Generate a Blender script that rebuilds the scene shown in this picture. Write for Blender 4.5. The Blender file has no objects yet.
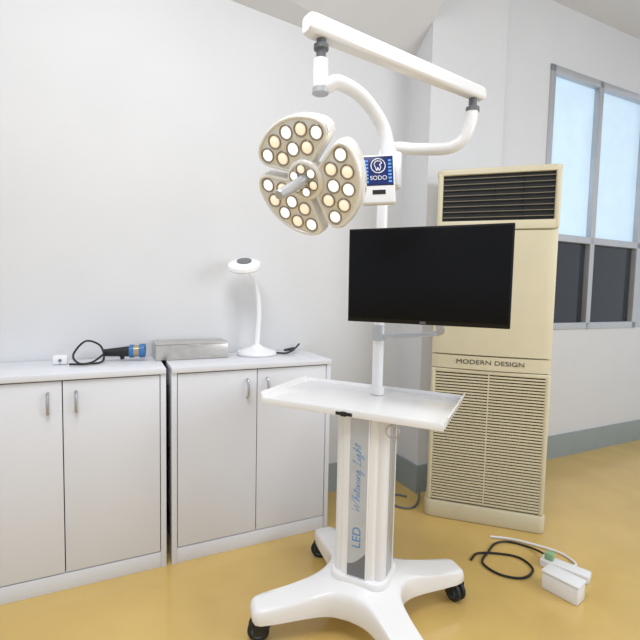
import bpy, bmesh, math
from mathutils import Matrix, Vector
scene=bpy.context.scene
scene.view_settings.view_transform='Standard'
V=Vector
# ------------------------------------------------------------ materials
def mat(name,col,rough=.5,metal=0.,var=.04,scale=8.,emit=None,es=0.,spec=.5,bump=0.,coat=0.):
    m=bpy.data.materials.new(name);m.use_nodes=True
    nt=m.node_tree;b=nt.nodes['Principled BSDF']
    b.inputs['Roughness'].default_value=rough;b.inputs['Metallic'].default_value=metal
    b.inputs['Specular IOR Level'].default_value=spec
    b.inputs['Coat Weight'].default_value=coat
    tc=nt.nodes.new('ShaderNodeTexCoord');nz=nt.nodes.new('ShaderNodeTexNoise')
    nz.inputs['Scale'].default_value=scale;nz.inputs['Detail'].default_value=4
    nt.links.new(tc.outputs['Object'],nz.inputs['Vector'])
    rp=nt.nodes.new('ShaderNodeValToRGB')
    c=[x for x in col]
    rp.color_ramp.elements[0].position=.3;rp.color_ramp.elements[1].position=.7
    rp.color_ramp.elements[0].color=(c[0]*(1-var),c[1]*(1-var),c[2]*(1-var),1)
    rp.color_ramp.elements[1].color=(min(1,c[0]*(1+var)),min(1,c[1]*(1+var)),min(1,c[2]*(1+var)),1)
    nt.links.new(nz.outputs['Fac'],rp.inputs['Fac']);nt.links.new(rp.outputs['Color'],b.inputs['Base Color'])
    if bump:
        bp=nt.nodes.new('ShaderNodeBump');bp.inputs['Strength'].default_value=bump;bp.inputs['Distance'].default_value=.01
        n2=nt.nodes.new('ShaderNodeTexNoise');n2.inputs['Scale'].default_value=scale*12
        nt.links.new(tc.outputs['Object'],n2.inputs['Vector'])
        nt.links.new(n2.outputs['Fac'],bp.inputs['Height']);nt.links.new(bp.outputs['Normal'],b.inputs['Normal'])
    if emit:
        b.inputs['Emission Color'].default_value=(*emit,1);b.inputs['Emission Strength'].default_value=es
    return m
def srgb(r,g,b):
    f=lambda c:(c/255/12.92) if c/255<=.04045 else ((c/255+.055)/1.055)**2.4
    return (f(r),f(g),f(b))
M_wall=mat('wall_paint',srgb(214,215,218),.75,bump=.05,scale=3,var=.015)
M_ceil=mat('ceiling_paint',srgb(211,211,213),.8,var=.01)
M_floor=mat('floor_vinyl',srgb(208,177,108),.17,var=.07,scale=3.5,spec=.6)
M_base=mat('baseboard_grey',srgb(148,158,160),.5)
M_cab=mat('cabinet_white_laminate',srgb(219,221,228),.4,var=.01)
M_gap=mat('dark_gap',srgb(60,58,60),.8)
M_white=mat('white_painted_metal',srgb(240,240,242),.2,var=.01,coat=.3)
M_whitep=mat('white_plastic',srgb(232,233,236),.35,var=.01)
M_chrome=mat('brushed_steel',srgb(190,192,196),.28,1.,var=.05,scale=30)
M_silver=mat('silver_paint',srgb(190,193,198),.35,.5,var=.03)
M_grey=mat('grey_plastic',srgb(105,108,112),.4)
M_black=mat('black_plastic',srgb(22,22,25),.4)
M_rubber=mat('black_rubber',srgb(30,30,33),.6)
M_screen=mat('screen_black',srgb(12,13,18),.3,spec=.15,var=.01)
M_bezel=mat('bezel_black',srgb(14,14,16),.35,spec=.3)
M_ac=mat('ac_cream_plastic',srgb(211,202,174),.4,var=.02)
M_ac2=mat('ac_thin_louvre',srgb(140,131,110),.4,var=.02)
M_acd=mat('ac_dark_inside',srgb(12,12,14),.6)
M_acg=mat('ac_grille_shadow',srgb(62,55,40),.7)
M_text=mat('dark_lettering',srgb(40,38,36),.5)
M_blue=mat('blue_lettering',srgb(80,140,198),.5)
M_lblue=mat('light_blue_accent',srgb(90,150,225),.5,emit=srgb(70,140,235),es=.4)
M_dblue=mat('display_dark_blue',srgb(14,28,74),.3,emit=srgb(14,34,110),es=.5)
M_strip=mat('strip_silver_blue',srgb(194,199,208),.35,.15,var=.07,scale=14)
M_stripd=mat('strip_dark_grey',srgb(120,124,132),.4,.2)
M_shell=mat('lamp_shell_ivory',srgb(240,238,232),.15,.1,var=.02,coat=.6)
M_face=mat('lamp_face_silver',srgb(210,206,199),.2,.2,var=.05,scale=20)
M_lw=mat('led_cool_lens',srgb(246,246,244),.1,emit=(1,.99,.96),es=.8)
M_ly=mat('led_warm_lens',srgb(236,216,190),.1,emit=(1,.88,.7),es=.55)
M_refl=mat('led_reflector_ring',srgb(164,154,140),.15,.85)
M_cblue=mat('caster_blue_ring',srgb(60,110,150),.4)
M_blued=mat('device_blue',srgb(50,110,170),.35)
M_gold=mat('device_champagne',srgb(176,162,132),.3,.6)
M_alu=mat('aluminium_sheet',srgb(196,193,188),.28,.7,var=.08,scale=25)
M_pane=mat('window_pane_daylight',srgb(190,215,235),.1,emit=srgb(200,222,240),es=.4)
M_paned=mat('window_pane_dark',srgb(40,45,55),.1)
M_green=mat('socket_green',srgb(140,180,140),.5)
# ------------------------------------------------------------ mesh helpers
def merge(bm,t,M,mi):
    for f in t.faces: f.material_index=mi
    t.transform(M)
    me=bpy.data.meshes.new('tmp');t.to_mesh(me);t.free();bm.from_mesh(me);bpy.data.meshes.remove(me)
I=Matrix.Identity(4)
def box(bm,M,x0,x1,y0,y1,z0,z1,bev=0.,mi=0,seg=2):
    t=bmesh.new();bmesh.ops.create_cube(t,size=1)
    for v in t.verts: v.co=V((x0+(x1-x0)*(v.co.x+.5),y0+(y1-y0)*(v.co.y+.5),z0+(z1-z0)*(v.co.z+.5)))
    if bev>0: bmesh.ops.bevel(t,geom=list(t.edges),offset=bev,segments=seg,profile=.5,affect='EDGES')
    merge(bm,t,M,mi)
def rings(bm,M,rs,mi=0,cap=True):
    t=bmesh.new();L=[[t.verts.new(p) for p in r] for r in rs];n=len(rs[0])
    for a,b in zip(L[:-1],L[1:]):
        for i in range(n): t.faces.new((a[i],a[(i+1)%n],b[(i+1)%n],b[i]))
    if cap:
        t.faces.new(list(reversed(L[0])));t.faces.new(L[-1])
    bmesh.ops.recalc_face_normals(t,faces=list(t.faces))
    merge(bm,t,M,mi)
def lathe(bm,M,prof,seg=32,mi=0):
    rings(bm,M,[[(max(r,1e-4)*math.cos(2*math.pi*i/seg),max(r,1e-4)*math.sin(2*math.pi*i/seg),z) for i in range(seg)] for r,z in prof],mi)
def smoothpts(pts,k=8):
    P=[V(p) for p in pts];P=[2*P[0]-P[1]]+P+[2*P[-1]-P[-2]];out=[]
    for i in range(1,len(P)-2):
        for j in range(k):
            t=j/k;a,b,c,d=P[i-1],P[i],P[i+1],P[i+2]
            out.append(.5*((2*b)+(c-a)*t+(2*a-5*b+4*c-d)*t*t+(3*b-a-3*c+d)*t**3))
    out.append(P[-2]);return out
def tube(bm,M,pts,r,seg=16,mi=0,smooth=True,k=8,closed=False):
    P=smoothpts(pts,k) if smooth else [V(p) for p in pts]
    n=len(P);rr=r if hasattr(r,'__len__') else None
    T=[]
    for i in range(n):
        if closed: T.append((P[(i+1)%n]-P[i-1]).normalized())
        else: T.append((P[min(i+1,n-1)]-P[max(i-1,0)]).normalized())
    up=V((0,0,1)) if abs(T[0].z)<.9 else V((1,0,0))
    N=(up-T[0]*up.dot(T[0])).normalized();rs=[]
    for i in range(n):
        N=(N-T[i]*N.dot(T[i])).normalized();B=T[i].cross(N)
        q=r if rr is None else rr[0]+(rr[1]-rr[0])*i/(n-1)
        rs.append([P[i]+q*(math.cos(2*math.pi*j/seg)*N+math.sin(2*math.pi*j/seg)*B) for j in range(seg)])
    if closed: rs.append(rs[0]); rings(bm,M,rs,mi,cap=False)
    else: rings(bm,M,rs,mi)
def cyl(bm,M,p0,p1,r,seg=24,mi=0,r1=None):
    tube(bm,M,[p0,p1],r if r1 is None else (r,r1),seg,mi,smooth=False)
def prism(bm,M,out,z0,z1,mi=0,bev=0.):
    if bev>0:
        def off(d):
            r=[];n=len(out)
            for i in range(n):
                a=V(out[i-1]);b=V(out[(i+1)%n]);t=(b-a).normalized();nn=V((t.y,-t.x))
                r.append((out[i][0]-nn.x*d,out[i][1]-nn.y*d))
            return r
        o=off(bev);h=off(bev*.3)
        rs=[[(*p,z0) for p in o],[(*p,z0+bev*.3) for p in h],[(*p,z0+bev) for p in out],[(*p,z1-bev) for p in out],[(*p,z1-bev*.3) for p in h],[(*p,z1) for p in o]]
    else: rs=[[(*p,z0) for p in out],[(*p,z1) for p in out]]
    rings(bm,M,rs,mi)
WL={}
def obj(name,bm,mats,parent=None,label=None,cat=None,kind=None,smooth=35):
    me=bpy.data.meshes.new(name)
    for f in bm.faces: f.smooth=True
    for e in bm.edges:
        if len(e.link_faces)==2 and e.calc_face_angle(0)>math.radians(smooth): e.smooth=False
    xs=[v.co for v in bm.verts]
    c=V([(min(p[i] for p in xs)+max(p[i] for p in xs))/2 for i in range(3)])
    if parent is None: c.z=min(p.z for p in xs)
    for v in bm.verts: v.co-=c
    bm.to_mesh(me);bm.free()
    if not isinstance(mats,(list,tuple)): mats=[mats]
    for m in mats: me.materials.append(m)
    o=bpy.data.objects.new(name,me);scene.collection.objects.link(o)
    return place(o,c,parent,label,cat,kind)
def place(o,c,parent=None,label=None,cat=None,kind=None):
    c=V(c);WL[o]=c
    if parent is None: o.location=c
    else: o.parent=parent;o.location=c-WL[parent]
    if label:o['label']=label
    if cat:o['category']=cat
    if kind:o['kind']=kind
    return o
def empty(name,loc,label,cat):
    o=bpy.data.objects.new(name,None);o.empty_display_size=.1;scene.collection.objects.link(o)
    return place(o,loc,None,label,cat)
def frame(o,x,y,z):
    x,y,z=V(x).normalized(),V(y).normalized(),V(z).normalized()
    m=Matrix.Identity(4)
    for i in range(3): m[i][0],m[i][1],m[i][2],m[i][3]=x[i],y[i],z[i],o[i]
    return m
def text(name,s,M,size,m,parent,shear=0.,depth=.0006,sx=1.,off=0.):
    cu=bpy.data.curves.new('t','FONT');cu.body=s;cu.size=size;cu.shear=shear;cu.extrude=depth
    cu.align_x='CENTER';cu.align_y='CENTER';cu.offset=off
    t=bpy.data.objects.new('t',cu);scene.collection.objects.link(t)
    dg=bpy.context.evaluated_depsgraph_get();dg.update()
    me=bpy.data.meshes.new_from_object(t.evaluated_get(dg))
    bm=bmesh.new();bm.from_mesh(me);bpy.data.objects.remove(t);bpy.data.curves.remove(cu);bpy.data.meshes.remove(me)
    bm.transform(M@Matrix.Diagonal((sx,1,1,1)))
    for f in bm.faces:f.material_index=0
    return obj(name,bm,m,parent)
def rr(w,d,r,n=6,cx=0,cy=0):
    o=[]
    for qx,qy,a0 in ((1,1,0),(-1,1,90),(-1,-1,180),(1,-1,270)):
        for i in range(n+1):
            a=math.radians(a0+90*i/n);o.append((cx+qx*(w/2-r)+r*math.cos(a),cy+qy*(d/2-r)+r*math.sin(a)))
    return o
GL={'W':(1.95,[[(.1,1.75),(.2,1.95),(.25,1.2),(.35,.05),(.75,.9),(.95,1.5),(.98,.6),(1.1,.05),(1.5,1.0),(1.85,2.0)]]),
 'h':(.95,[[(0,0),(.35,1.0),(.5,1.75),(.38,2.05),(.25,1.6),(.2,.05),(.38,.75),(.6,.95),(.72,.7),(.75,.15),(.95,0)]]),
 'i':(.45,[[(0,0),(.2,.95),(.22,.15),(.45,0)],[(.32,1.35),(.36,1.42)]]),
 't':(.5,[[(0,0),(.28,1.7),(.26,.2),(.5,0)],[(.02,1.12),(.6,1.2)]]),
 'e':(.65,[[(0,0),(.35,.4),(.5,.8),(.32,.97),(.15,.5),(.3,.05),(.65,.08)]]),
 'n':(.85,[[(0,0),(.13,.9),(.18,.02),(.35,.75),(.55,.95),(.65,.7),(.66,.12),(.85,0)]]),
 'g':(.8,[[(0,0),(.35,.9),(.5,.88),(.3,.97),(.1,.45),(.28,.05),(.52,.85),(.5,-.5),(.28,-.95),(.12,-.6),(.5,-.15),(.8,.05)]]),
 'L':(.95,[[(.2,1.5),(.5,2.0),(.6,1.7),(.4,1.0),(.25,.15),(.02,.1),(.3,.05),(.6,-.05),(.95,.1)]]),
 ' ':(.55,[])}
def script_text(name,s,M,ux,uy,rad,m,parent,shear=.3):
    tot=sum(GL[c][0] for c in s);x=-tot/2;bm=bmesh.new()
    for c in s:
        w,st=GL[c]
        for pts in st:
            tube(bm,M,[((x+p[0])*ux+shear*(p[1]-.5)*uy,(p[1]-.5)*uy,0) for p in pts],rad,6,k=5)
        x+=w
    return obj(name,bm,m,parent)
# ------------------------------------------------------------ room
MW=frame((-.618,1.826,0),(.902,.432,0),(-.432,.902,0),(0,0,1))   # x along wall, y into wall
def W(a,n,z): return MW@V((a,n,z))
WN=.36; CA=1.416; PN=.14; CH=3.15; PE=1.985; PB=.20
def slab(name,a0,a1,n0,n1,z0,z1,m,kind='structure'):
    bm=bmesh.new();box(bm,MW,a0,a1,n0,n1,z0,z1);return obj(name,bm,m,kind=kind)
slab('floor',-3.2,4.2,-4.2,.6,-.05,0,M_floor)
slab('ceiling',-3.2,4.2,-4.2,.6,CH,CH+.05,M_ceil)
slab('wall_left',-3.2,CA,WN,WN+.1,0,CH,M_wall)
slab('wall_right',CA,PE,PN,WN+.1,0,CH,M_wall)
slab('wall_back',PE,2.46,PB,PB+.1,0,CH,M_wall)
bm=bmesh.new()
box(bm,MW,2.46,4.2,PB,PB+.1,0,.95);box(bm,MW,2.46,4.2,PB,PB+.1,2.75,CH)
obj('wall_window',bm,M_wall,kind='structure')
# sloped cove between wall and ceiling
bm=bmesh.new()
r0=[W(CA,WN,2.545),W(CA,WN-.80,3.15),W(CA,WN,3.15)]
r1=[W(-3.2,WN,2.90),W(-3.2,WN-.60,3.15),W(-3.2,WN,3.15)]
rings(bm,I,[r0,r1]);obj('trim_1',bm,M_ceil,kind='structure')
# baseboards
slab('baseboard_left',-3.2,CA-.012,WN-.012,WN,0,.17,M_base)
slab('baseboard_right',CA-.012,CA,PN-.012,WN,0,.17,M_base)
slab('baseboard_back',CA,PE,PN-.012,PN,0,.17,M_base)
slab('baseboard_window',PE,4.2,PB-.012,PB,0,.17,M_base)
# window
bm=bmesh.new()
for a in (2.46,2.98,3.56): box(bm,MW,a,a+.05,PB-.01,PB+.07,.95,2.75,.004)
for z in (.95,1.58,2.70): box(bm,MW,2.46,3.61,PB-.01,PB+.07,z,z+.05,.004)
box(bm,MW,2.51,3.56,PB+.03,PB+.036,1.63,2.70,mi=1);box(bm,MW,2.51,3.56,PB+.03,PB+.036,1.0,1.58,mi=2)
box(bm,MW,3.61,4.2,PB+.02,PB+.1,.95,2.75,mi=0)
obj('window_1',bm,[M_silver,M_pane,M_paned],kind='structure')
# ------------------------------------------------------------ cabinets
def cabinet(a0,a1,label):
    e=empty('storage_cabinet',W((a0+a1)/2,.17,0),label,'cabinet')
    bm=bmesh.new()
    box(bm,MW,a0,a1,.022,.35,.07,.838,mi=1)
    box(bm,MW,a0,a0+.022,0,.35,.0,.838,.0015);box(bm,MW,a1-.022,a1,0,.35,.0,.838,.0015)
    box(bm,MW,a0+.022,a1-.022,.004,.35,0,.066,.0015)
    obj('body',bm,[M_cab,M_gap],e)
    bm=bmesh.new();box(bm,MW,a0,a1,-.008,.355,.838,.862,.002);obj('cabinet_top',bm,M_cab,e)
    mid=(a0+a1)/2;L=[(a0+.025,mid-.0018,1),(mid+.0018,a1-.025,-1)]
    for d0,d1,s in L:
        bm=bmesh.new();box(bm,MW,d0,d1,.003,.021,.072,.832,.0015);d=obj('door',bm,M_cab,e)
        bm=bmesh.new();ha=(d1-.045) if s>0 else (d0+.045)
        tube(bm,MW,[(ha,.003,.71),(ha,-.014,.716),(ha,-.02,.75),(ha,-.014,.784),(ha,.003,.79)],.0055,10)
        obj('handle',bm,M_chrome,d,label='brushed steel bow handle')
cabinet(0,.75,'white two-door laminate storage cabinet with small steel handles')
cabinet(-.775,-.022,'white laminate storage cabinet beside the matching two-door cabinet')
# ------------------------------------------------------------ metal box
e=empty('instrument_box',W(.13,.26,.863),'flat silver metal box lying across the white cabinets','box')
bm=bmesh.new();box(bm,MW,-.045,.285,.19,.345,.863,.934,.003);obj('box_body',bm,M_alu,e)
bm=bmesh.new();box(bm,MW,-.047,.287,.188,.347,.934,.940,.002);box(bm,MW,.10,.15,.186,.19,.922,.936,.001,mi=0)
obj('lid',bm,M_alu,e)
# ------------------------------------------------------------ desk lamp
LA,LN=.447,.245
MLp=frame(W(LA,LN,.8635),(.902,.432,0),(-.432,.902,0),(0,0,1))
e=empty('desk_lamp',W(LA,LN,.8635),'white gooseneck desk lamp with round head on the cabinet','lamp')
bm=bmesh.new();lathe(bm,MLp,[(0,0),(.098,0),(.102,.008),(.098,.018),(.06,.032),(.03,.042),(.020,.052),(0,.053)],40)
obj('base',bm,M_white,e)
bm=bmesh.new();tube(bm,MLp,[(0,0,.045),(.005,0,.12),(.008,-.005,.22),(-.002,-.01,.31),(-.03,-.02,.385),(-.06,-.03,.432)],(.0145,.010),14)
obj('gooseneck',bm,M_white,e)
bm=bmesh.new();Mh=MLp@Matrix.Translation((-.078,-.03,.445))@Matrix.Rotation(math.radians(-12),4,'Y')@Matrix.Rotation(math.radians(22),4,'X')
lathe(bm,Mh,[(0,-.016),(.058,-.016),(.076,-.011),(.083,0),(.079,.014),(.056,.026),(.02,.030),(0,.031)],40)
lathe(bm,Mh,[(.0,-.019),(.05,-.019),(.05,-.014),(0,-.014)],32,mi=1)
lathe(bm,Mh@Matrix.Translation((0,-.005,0)),[(.022,.028),(.036,.028),(.036,.0325),(.022,.0335)],32,mi=2)
obj('lamp_head',bm,[M_white,M_lw,M_grey],e)
bm=bmesh.new();tube(bm,MW,[(LA+.09,LN-.02,.872),(LA+.14,LN-.05,.871),(LA+.19,LN-.02,.88),(LA+.22,LN+.03,.885),(LA+.17,LN+.05,.873),(LA+.23,LN+.07,.872),(LA+.27,LN+.08,.90)],.005,8)
obj('power_cord',bm,M_black,e)
# ------------------------------------------------------------ handheld device + cable
e=empty('handheld_camera',W(-.17,.24,.865),'black handheld device with blue ring and coiled cable on the cabinet','camera')
Md=frame(W(-.20,.25,.903),(.97,.24,.05),(.24,-.97,0),(0,0,-1))
bm=bmesh.new()
cyl(bm,Md,(-.06,0,0),(.05,0,0),.016,20,r1=.024);cyl(bm,Md,(.05,0,0),(.068,0,0),.030,24,mi=1)
cyl(bm,Md,(.068,0,0),(.092,0,0),.027,24,mi=2);cyl(bm,Md,(.092,0,0),(.115,0,0),.032,24,mi=1);cyl(bm,Md,(.01,0,0),(.02,0,.034),.009,12)
obj('device_body',bm,[M_black,M_blued,M_gold],e)
bm=bmesh.new();tube(bm,MW,[(-.255,.235,.90),(-.30,.19,.872),(-.35,.17,.872),(-.375,.24,.90),(-.33,.30,.95),(-.27,.27,.93),(-.26,.20,.874),(-.32,.15,.871),(-.385,.16,.871)],.0045,8)
obj('cable',bm,M_black,e)
e=empty('adapter',W(-.40,.23,.863),'small white plug adapter on the cabinet','adapter')
bm=bmesh.new();box(bm,MW,-.45,-.395,.21,.26,.863,.90,.006);obj('adapter_body',bm,M_whitep,e)
bm=bmesh.new();cyl(bm,MW,(-.422,.20,.882),(-.422,.212,.882),.006,12);obj('plug',bm,M_grey,e)
# ------------------------------------------------------------ air conditioner
MA=frame((.591,2.31,0),(.953,-.302,0),(.302,.953,0),(0,0,1))
AWd=.58;AH=1.83
e=empty('air_conditioner',MA@V((.29,.14,0)),'tall cream floor-standing air conditioner against the wall','air conditioner')
bm=bmesh.new();prism(bm,MA,rr(AWd,.25,.04,n=8,cx=AWd/2,cy=.145),.03,AH-.03);prism(bm,MA,rr(AWd+.008,.262,.035,cx=AWd/2,cy=.142),AH-.028,AH,bev=.008);obj('body',bm,M_ac,e)
bm=bmesh.new();prism(bm,MA,rr(AWd+.014,.286,.035,cx=AWd/2,cy=.130),0,.09,bev=.01);obj('base',bm,M_ac,e)
bm=bmesh.new()
box(bm,MA,0.004,.03,-.004,.03,1.52,AH-.02,.011,seg=4);box(bm,MA,AWd-.03,AWd-.004,-.004,.03,1.52,AH-.02,.011,seg=4)
box(bm,MA,.02,AWd-.02,-.004,.026,1.795,AH-.02,.005);box(bm,MA,.02,AWd-.02,-.004,.026,1.52,1.565,.005)
obj('outlet_frame',bm,M_ac,e)
bm=bmesh.new();box(bm,MA,.028,AWd-.028,.012,.026,1.56,1.80)
for x in (.155,.285,.415): box(bm,MA,x,x+.004,.004,.02,1.565,1.795,mi=0)
obj('air_outlet',bm,M_acd,e)
bm=bmesh.new()
for i in range(8):
    z=1.583+i*.0275
    box(bm,MA@Matrix.Translation((0,0,z)),.03,AWd-.03,-.001,.006,-.0012,.0012)
obj('louvre',bm,M_ac2,e)
bm=bmesh.new();pr=[]
for i in range(25):
    t=i/24;x=.006+(AWd-.012)*t;pr.append((x,.012-.026*math.sin(math.pi*t)**.45))
out=pr+[(AWd-.006,.03),(.006,.03)]
prism(bm,MA,out,.885,1.512,bev=0);obj('front_panel',bm,M_ac,e)
bm=bmesh.new();prism(bm,MA,out,.81,.878);obj('name_panel',bm,M_ac,e)
# grille
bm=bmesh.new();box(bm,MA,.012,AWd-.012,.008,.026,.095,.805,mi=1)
box(bm,MA,.004,.03,-.006,.03,.09,.806,.011,seg=4);box(bm,MA,AWd-.03,AWd-.004,-.006,.03,.09,.806,.011,seg=4)
box(bm,MA,.02,AWd-.02,-.006,.02,.786,.806,.004)
NS=44
for i in range(NS):
    z=.100+i*(.686/NS);box(bm,MA,.028,AWd-.028,-.005,.010,z,z+.0090,.0012,seg=1)
box(bm,MA,.287,.293,-.0045,.012,.10,.79)
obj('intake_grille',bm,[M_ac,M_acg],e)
text('lettering','MODERN DESIGN',MA@frame((.29,-.0150,.848),(1,0,0),(0,0,1),(0,-1,0)),.032,M_text,e,sx=1.28,off=-.0002)
bm=bmesh.new();tube(bm,I,[(.60,2.50,.05),(.575,2.42,.01),(.52,2.36,.006),(.45,2.38,.006),(.41,2.45,.006),(.46,2.52,.006),(.53,2.50,.006)],.006,8)
obj('power_cord',bm,M_grey,e)
# ------------------------------------------------------------ floor items
e=empty('power_strip',(1.05,1.84,0),'white power strip with plugs on the floor','power strip')
Mp=frame((1.05,1.86,0),(.75,-.66,0),(.66,.75,0),(0,0,1))
bm=bmesh.new();box(bm,Mp,-.05,.14,-.03,.03,0,.035,.006);obj('strip_body',bm,M_whitep,e)
bm=bmesh.new();box(bm,Mp,-.035,.0,-.018,.018,.035,.065,.005);obj('plug',bm,M_green,e)
bm=bmesh.new();tube(bm,I,[(1.035,1.885,.03),(1.04,1.94,.02),(1.01,2.01,.006),(.93,2.05,.006),(.86,2.03,.006),(.80,1.96,.006),(.745,1.88,.006),(.79,1.80,.006),(.88,1.78,.006),(.95,1.84,.006),(.93,1.92,.006),(.85,1.95,.006),(.75,1.95,.006),(.70,1.90,.006)],.005,8,k=10)
obj('black_cord',bm,M_black,e)
bm=bmesh.new();tube(bm,I,[(1.10,1.84,.02),(1.16,1.88,.007),(1.14,1.96,.007),(1.06,2.02,.007),(.96,2.07,.007),(.86,2.09,.007)],.0055,8,k=10)
obj('white_cord',bm,M_whitep,e)
e=empty('floor_box',(.985,1.68,0),'small white plastic box standing on the floor','box')
Mp=frame((.99,1.70,0),(.62,-.78,0),(.78,.62,0),(0,0,1))
bm=bmesh.new();box(bm,Mp,-.06,.08,-.032,.04,0,.07,.008);obj('box_body',bm,M_whitep,e)
bm=bmesh.new();box(bm,Mp,-.062,.082,-.034,.042,.07,.080,.004);obj('lid',bm,M_whitep,e)
# ------------------------------------------------------------ CART
OX,OY=.18,1.55
MT=frame((OX,OY,0),(.903,-.43,0),(.43,.903,0),(0,0,1))
cart=empty('dental_light_cart',(OX,OY,0),'white rolling dental whitening lamp cart with tray and monitor','medical cart')
legs=[(-.283,-.263),(-.283,.267),(.283,.267),(.283,-.263)]
bm=bmesh.new();N=240;base_ang=[math.atan2(y,x) for x,y in legs]
def R(th):
    d=math.degrees(min(abs((th-b+math.pi)%(2*math.pi)-math.pi) for b in base_ang))
    s=math.sin(math.radians(max(d,.01)));flank=.051/s
    a=1/(1/.415**9+1/flank**9)**(1/9)
    return (a**2.6+.140**2.6)**(1/2.6)*.975
def ring(k,z,inset=0.):
    o=[]
    for i in range(N):
        t=2*math.pi*i/N;q=R(t);r=q*k-inset*min(1,.35+q)
        o.append((r*math.cos(t),r*math.sin(t),z(r)))
    return o
ztop=lambda r: .130+.092*max(0,1-r/.40)**2.0
zb=lambda r: .078
rs=[ring(.02,zb),ring(.9,zb),ring(1,zb,inset=.008),ring(1,lambda r:zb(r)+.010),ring(1,lambda r:ztop(r)-.024),ring(1,lambda r:ztop(r)-.010,inset=.005),ring(1,lambda r:ztop(r)-.003,inset=.014),ring(1,ztop,inset=.026)]
rs+=[ring(k,ztop) for k in (.80,.7,.6,.5,.4,.3,.2,.02)]
rings(bm,MT,rs);obj('base',bm,M_white,cart,smooth=50)
for i,(x,y) in enumerate(legs):
    k=(.95,1.0,.98,.95)[i];x*=k;y*=k
    a=[3.6,3.3,-.6,1.2][i]
    Mc=MT@Matrix.Translation((x,y,0))@Matrix.Rotation(a,4,'Z')
    bm=bmesh.new();cyl(bm,Mc,(0,0,.07),(0,0,.085),.016)
    box(bm,Mc,-.03,.034,-.030,.030,.060,.076,.007)
    for s in (-1,1): box(bm,Mc,-.006,.036,s*.028-.003,s*.028+.003,.025,.07,.003)
    c=obj('caster',bm,M_black,cart)
    for s in (-1,1):
        bm=bmesh.new()
        Mwh=Mc@Matrix.Translation((.018,s*.0125,.0375))@Matrix.Rotation(math.pi/2,4,'X')
        lathe(bm,Mwh,[(0,-.010),(.031,-.010),(.0375,-.006),(.0375,.006),(.031,.010),(0,.010)],28)
        lathe(bm,Mwh,[(.014,-.0115),(.022,-.0115),(.022,.0115),(.014,.0115)],24,mi=1)
        obj('wheel',bm,[M_rubber,M_cblue],c)
# column
bm=bmesh.new();prism(bm,MT,rr(.135,.15,.02,cy=-.005),.165,.785)
obj('column',bm,[M_white,M_silver],cart)
for s in (1,-1):
    bm=bmesh.new();prism(bm,MT,rr(.046,.142,.022,n=8,cx=s*.070,cy=0),.185,.775)
    obj('column_side_cover',bm,[M_whitep,M_silver],cart)
    bm=bmesh.new();box(bm,MT,s*.0932-.002,s*.0932+.002,-.032,.03,.20,.765,.001);obj('side_trim',bm,M_silver,cart)
bm=bmesh.new();prism(bm,MT,rr(.215,.195,.055),.165,.200,bev=.010);obj('column_collar',bm,M_white,cart)
bm=bmesh.new();prism(bm,MT,rr(.19,.16,.03),.765,.784);obj('tray_support',bm,M_silver,cart)
fy=-.082
bm=bmesh.new()
for s in (-1,1): box(bm,MT,s*.035-.002,s*.035+.002,fy-.006,fy+.004,.20,.77,.001)
box(bm,MT,-.033,.033,fy-.003,fy+.004,.205,.77,mi=1)
# curved grey lower end of the strip
MF=MT@frame((0,fy-.0032,0),(1,0,0),(0,0,1),(0,-1,0))
cv=[(-.033,.205),(.033,.205)]+[(.033-.066*i/10,.295-.05*math.sin(math.pi*.5*i/10)) for i in range(11)]
prism(bm,MF,cv,-.002,.0004,mi=2)
strip=obj('front_strip',bm,[M_white,M_strip,M_stripd],cart,label='silver blue strip with vertical lettering')
Mt=MT@frame((0,fy-.0035,.345),(0,0,1),(-1,0,0),(0,-1,0))
text('lettering','LED',Mt,.044,M_blue,strip,off=-.0002)
Mt=MT@frame((0,fy-.0035,.555),(0,0,1),(-1,0,0),(0,-1,0))
script_text('script_lettering','Whitening Light',Mt,.0206,.0150,.00066,M_blue,strip)
# tray
bm=bmesh.new();u0,u1,v0,v1=-.372,.285,-.117,.25
box(bm,MT,u0,u1,v0,v1,.787,.798,.003)
obj('tray',bm,M_white,cart)
bm=bmesh.new()
for s,uu in ((-1,u0),(1,u1)):
    out=[(uu,.784),(uu+s*.003,.784),(uu+s*.013,.818),(uu+s*.009,.820),(uu-s*.003,.797)]
    rings(bm,MT,[[(p[0],v0,p[1]) for p in out],[(p[0],v1,p[1]) for p in out]])
box(bm,MT,u0,u1,v0-.006,v0+.001,.776,.800,.002);box(bm,MT,u0,u1,v1-.001,v1+.004,.784,.812,.002)
obj('tray_rim',bm,M_white,cart)
bm=bmesh.new();box(bm,MT,-.075,-.015,v0-.009,v0-.005,.779,.791,.002);box(bm,MT,-.055,-.035,v0-.012,v0-.005,.777,.793,.002)
obj('tray_label',bm,M_black,cart)
bm=bmesh.new();Mr=MT@Matrix.Translation((.115,-.085,.738))
tube(bm,Mr,[(.022*math.cos(t*math.pi/8),0,.022*math.sin(t*math.pi/8)) for t in range(16)],.003,8,smooth=False,closed=True)
cyl(bm,Mr,(0,0,.022),(0,0,.05),.004)
obj('hook_ring',bm,M_chrome,cart)
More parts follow.
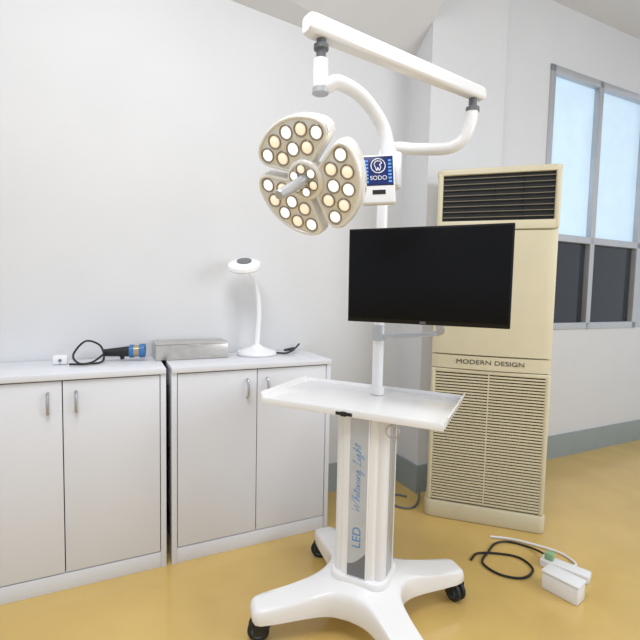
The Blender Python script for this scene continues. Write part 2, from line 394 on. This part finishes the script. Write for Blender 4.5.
# mast
mx,my=.229,1.70
bm=bmesh.new();cyl(bm,I,(mx,my,.79),(mx,my,1.70),.021,28);cyl(bm,I,(mx,my,.80),(mx,my,.83),.028,28)
cyl(bm,I,(mx,my,1.62),(mx,my,1.70),.025,28)
obj('mast',bm,M_white,cart)
bm=bmesh.new();tube(bm,I,[(mx,my,1.69),(mx,my,1.712),(mx+.012,my-.005,1.732),(mx+.05,my-.02,1.735),(.33,1.66,1.725),(.42,1.622,1.715),(.465,1.606,1.722),(.497,1.594,1.750),(.512,1.583,1.80),(.515,1.58,1.845)],.0215,22,k=10)
obj('swivel_tube',bm,M_white,cart)
bm=bmesh.new();lathe(bm,Matrix.Translation((.516,1.58,1.83)),[(0,0),(.023,0),(.023,.014),(.014,.016),(.014,.05),(0,.05)],24)
obj('pivot_joint',bm,M_grey,cart)
bm=bmesh.new();lathe(bm,Matrix.Translation((-.012,1.216,1.80)),[(0,0),(.013,0),(.013,.035),(.02,.037),(.02,.048),(.013,.05),(.013,.07),(0,.07)],24)
obj('pivot_joint',bm,M_grey,cart)
# spring arm
p0=V((-.052,1.188,1.888));p1=V((.558,1.607,1.898))
ax=(p1-p0).normalized();L=(p1-p0).length;sd=V((0,0,1)).cross(ax).normalized();upv=ax.cross(sd)
Ms=frame(p0,ax,sd,upv)
bm=bmesh.new()
rs=[]
for t in (0,.006,.02,.5*L,L-.02,L-.006,L):
    w=.05-.006*t/L;h=.052-.008*t/L
    if t<=0 or t>=L: w-=.012;h-=.012
    elif t<.01 or t>L-.01: w-=.004;h-=.004
    rs.append([(t,y,z) for y,z in rr(w,h,.012)])
rings(bm,Ms,rs);obj('spring_arm',bm,M_white,cart)
# drop tube
bm=bmesh.new();cyl(bm,I,(-.012,1.215,1.735),(-.012,1.215,1.81),.0205,24)
tube(bm,I,[(-.012,1.215,1.76),(-.008,1.215,1.747),(.005,1.216,1.744),(.03,1.22,1.756),(.068,1.24,1.752),(.105,1.26,1.736),(.14,1.28,1.706),(.168,1.295,1.670),(.182,1.30,1.63),(.187,1.30,1.58)],.0195,22)
obj('drop_tube',bm,M_white,cart)
bm=bmesh.new();cyl(bm,I,(-.012,1.215,1.723),(-.012,1.215,1.737),.022,24);obj('tube_collar',bm,M_silver,cart)
bm=bmesh.new();Mb=frame((.20,1.30,1.545),(1,-.1,0),(.1,1,0),(0,0,1))
box(bm,Mb,-.012,.026,-.02,.02,-.05,.055,.01);cyl(bm,Mb,(-.012,0,.03),(-.012,0,.075),.022)
box(bm,Mb,.0,.02,-.03,-.018,-.045,.02,.005)
obj('lamp_bracket',bm,M_whitep,cart)
# control panel
Mc=frame((.153,1.235,1.508),(1,-.02,0),(0,.08,1),(-.02,-1,.08))@Matrix.Rotation(math.radians(3.5),4,'Z')
bm=bmesh.new();box(bm,Mc,-.046,.046,-.068,.068,-.024,.0,.006,seg=3);pn=obj('control_panel',bm,M_whitep,cart)
bm=bmesh.new();box(bm,Mc,-.041,.041,-.018,.063,-.002,.0010,.001);obj('display_bezel',bm,M_black,pn)
bm=bmesh.new();box(bm,Mc,-.039,.039,-.016,.061,-.002,.0014,.0005);obj('display',bm,M_dblue,pn)
for s in (-1,1):
    bm=bmesh.new()
    for i in range(7): box(bm,Mc,s*.032-.0045,s*.032+.0045,-.010+i*.0096,-.005+i*.0096,.001,.0018)
    obj('display_bars',bm,M_lblue,pn)
bm=bmesh.new()
o16=[(.0195*math.cos(t*math.pi/14),.0195*math.sin(t*math.pi/14),.0016) for t in range(28)]
tube(bm,Mc@Matrix.Translation((0,.036,0)),o16,.0014,6,smooth=False,closed=True)
tube(bm,Mc@Matrix.Translation((0,.037,0)),[(-.011,.004,.0016),(-.006,.011,.0016),(.004,.012,.0016),(.010,.006,.0016),(.004,.002,.0016),(.007,-.004,.0016),(.003,-.014,.0016),(-.001,-.006,.0016),(-.004,-.014,.0016),(-.008,-.004,.0016),(-.011,.003,.0016)],.0013,6)
obj('display_emblem',bm,M_whitep,pn)
text('lettering','SODO',Mc@Matrix.Translation((0,.0025,.0018)),.0165,M_whitep,pn,depth=.0003)
bm=bmesh.new();box(bm,Mc,-.018,.018,-.042,-.030,-.001,.001);obj('indicator_window',bm,M_black,pn)
# ---- lamp head
HS=.89
nn=V((-.44,-.75,-.46)).normalized();e2=(V((0,0,1))-nn*nn.z).normalized();e1=e2.cross(nn)
HC=V((-.039,1.20,1.498));MH=frame(HC,e1,e2,nn)@Matrix.Scale(HS,4)
bm=bmesh.new()
lathe(bm,MH,[(0,-.06),(.03,-.058),(.045,-.045),(.055,-.02),(.060,0),(.060,.020),(.058,.025),(.054,.0285),(.050,.029),(0,.028)],40)
lathe(bm,MH@Matrix.Translation((0,0,.028)),[(.0,0),(.048,0),(.048,.0015),(0,.0015)],40,mi=1)
hub=obj('lamp_head',bm,[M_shell,M_face],cart,label='round three-petal surgical lamp head with many LED lenses')
p=HC-nn*.045
bm=bmesh.new();tube(bm,I,[p+nn*.01,p-nn*.02,V((.06,1.30,1.51)),V((.12,1.31,1.515)),V((.19,1.30,1.52))],.014,16);obj('lamp_yoke',bm,M_white,cart)
def petal_out(sc=0.):
    RO=.179-sc;PH=math.radians(58.5);pts=[]
    w=.0065+sc
    c,s=math.cos(PH),math.sin(PH)
    def side(r,sg): return (r*c+w*s, sg*(r*s-w*c))
    ro=math.sqrt(max(RO*RO-w*w,0));k=.046
    a_out=math.atan2(ro*s-w*c,ro*c+w*s)
    pa=side(.052+sc,-1);pb=side(ro-k,-1)
    th0=a_out-k/RO
    ce=(RO*math.cos(a_out),-RO*math.sin(a_out));pe=(RO*math.cos(th0),-RO*math.sin(th0))
    pts.append(pa);pts.append(pb)
    for t in (.12,.25,.38,.5,.62,.75,.88):
        pts.append(tuple((1-t)**2*pb[j]+2*t*(1-t)*ce[j]+t*t*pe[j] for j in (0,1)))
    for i in range(21):
        a=-th0+2*th0*i/20;pts.append((RO*math.cos(a),RO*math.sin(a)))
    pb2=(pb[0],-pb[1]);pe2=(pe[0],-pe[1]);ce2=(ce[0],-ce[1])
    for t in (.12,.25,.38,.5,.62,.75,.88):
        pts.append(tuple((1-t)**2*pe2[j]+2*t*(1-t)*ce2[j]+t*t*pb2[j] for j in (0,1)))
    pts.append(pb2);pts.append((pa[0],-pa[1]))
    return pts
lens=[]
for ang in (102,222,342):
    Mp=MH@Matrix.Rotation(math.radians(ang),4,'Z')
    bm=bmesh.new()
    prism(bm,Mp,petal_out(),-.036,.016,bev=.010)
    prism(bm,Mp,petal_out(.014),.0142,.0152,mi=1)
    o=petal_out(.0075);tube(bm,Mp,[(x,y,.0145) for x,y in o],.0058,10,smooth=False,closed=True,mi=0)
    obj('lamp_petal',bm,[M_shell,M_face,M_silver],hub)
    Rm=Matrix.Rotation(math.radians(ang),4,'Z')
    for i,ph in enumerate((-41,-20.5,0,20.5,41)): lens.append((Rm@V((.140*math.cos(math.radians(ph)),.140*math.sin(math.radians(ph)),.0152)),i%2))
    for i,ph in enumerate((-30,0,30)): lens.append((Rm@V((.092*math.cos(math.radians(ph)),.092*math.sin(math.radians(ph)),.0152)),(i+1)%2))
for i in range(6):
    a=math.radians(30+60*i);lens.append((V((.034*math.cos(a),.034*math.sin(a),.0292)),i%2))
MR=MH.to_3x3().to_4x4();lm=[]
for k in (0,1):
    bm=bmesh.new()
    lathe(bm,MR,[(.0,0),(.0218,0),(.0218,.004),(.0198,.005),(.0180,.001),(.0,.0008)],28,mi=0)
    lathe(bm,MR,[(0,.0009),(.0168,.0012),(.0155,.004),(.010,.0068),(0,.008)],24,mi=1)
    me=bpy.data.meshes.new('led_lens')
    for f in bm.faces:f.smooth=True
    bm.to_mesh(me);bm.free();me.materials.append(M_refl);me.materials.append((M_lw,M_ly)[k]);lm.append(me)
for p,k in lens:
    o=bpy.data.objects.new('led_lens',lm[k]);scene.collection.objects.link(o)
    s=1.0 if p.z<.02 else .72
    o.scale=(s,s,s);place(o,MH@p,hub)
bm=bmesh.new();cyl(bm,MH,(0,0,.02),(0,0,.04),.018);cyl(bm,MH,(0,0,.04),(0,0,.165),.0165,r1=.0145);lathe(bm,MH,[(0,.165),(.0145,.165),(.012,.170),(0,.171)],24)
obj('lamp_handle',bm,M_silver,hub)
# ---- monitor
mu=V((.909,-.417,0));mn=V((-.417,-.909,0));mz=(V((0,0,1))+mn*.02).normalized();mn=mu.cross(mz)
MM=frame((.326,1.395,1.251),mu,mz,mn)
bm=bmesh.new();box(bm,MM,-.256,.256,-.155,.155,-.016,.0,.003);box(bm,MM,-.15,.15,-.12,.06,-.04,-.014,.012)
mon=obj('monitor',bm,M_bezel,cart,label='flat black widescreen monitor')
bm=bmesh.new();box(bm,MM,-.250,.250,-.142,.149,-.001,.0012,.0005);obj('screen',bm,M_screen,mon)
text('lettering','AOC',MM@Matrix.Translation((0,-.1485,.0006)),.009,M_silver,mon,depth=.0003)
bm=bmesh.new()
cyl(bm,I,(mx,my,1.01),(mx,my,1.07),.028,28)
fl=[]
pts=smoothpts([(mx+.01,my-.01,1.03),(.30,1.655,1.034),(.37,1.60,1.044),(.42,1.54,1.060),(.40,1.47,1.10),(.385,1.425,1.14)],6)
for i,q in enumerate(pts):
    d=(pts[min(i+1,len(pts)-1)]-pts[max(i-1,0)]).normalized();s=V((0,0,1)).cross(d).normalized();u=d.cross(s)
    fl.append([q+s*a+u*b for a,b in rr(.028,.017,.006,n=3)])
rings(bm,I,fl)
obj('monitor_mount',bm,M_silver,cart)
bm=bmesh.new();box(bm,MM,-.05,.05,-.10,.03,-.052,-.040,.003);obj('mounting_plate',bm,M_grey,mon)
# ------------------------------------------------------------ lights
def area(name,loc,tgt,sx,sy,pw,col=(1,1,1)):
    l=bpy.data.lights.new(name,'AREA');l.shape='RECTANGLE';l.size=sx;l.size_y=sy;l.energy=pw;l.color=col
    o=bpy.data.objects.new(name,l);scene.collection.objects.link(o);o.location=loc
    o.rotation_euler=(V(tgt)-V(loc)).to_track_quat('-Z','Y').to_euler();return o
area('ceiling_lamp',(-.3,.5,3.05),(-.3,.6,0),1.2,1.2,48,(.965,.98,1))
area('window_light',(2.9,.6,1.9),(0,2.0,1.0),1.4,1.4,34,(.94,.97,1))
w=bpy.data.worlds.new('World');scene.world=w;w.use_nodes=True
bg=w.node_tree.nodes['Background'];bg.inputs['Color'].default_value=(.915,.952,1,1);bg.inputs['Strength'].default_value=.78
# ------------------------------------------------------------ camera
cam=bpy.data.cameras.new('camera');co=bpy.data.objects.new('camera',cam);scene.collection.objects.link(co);scene.camera=co
cam.sensor_width=36;cam.sensor_fit='HORIZONTAL';cam.lens=440/640*36;cam.clip_start=.01
th=math.atan(30/440);r=math.radians(1.2)
Rr=V((1,0,0));U=V((0,math.sin(th),math.cos(th)));F=V((0,math.cos(th),-math.sin(th)))
cr=math.cos(r)*Rr+math.sin(r)*U;cu=-math.sin(r)*Rr+math.cos(r)*U
co.matrix_world=frame((0,0,1.2),cr,cu,-F)
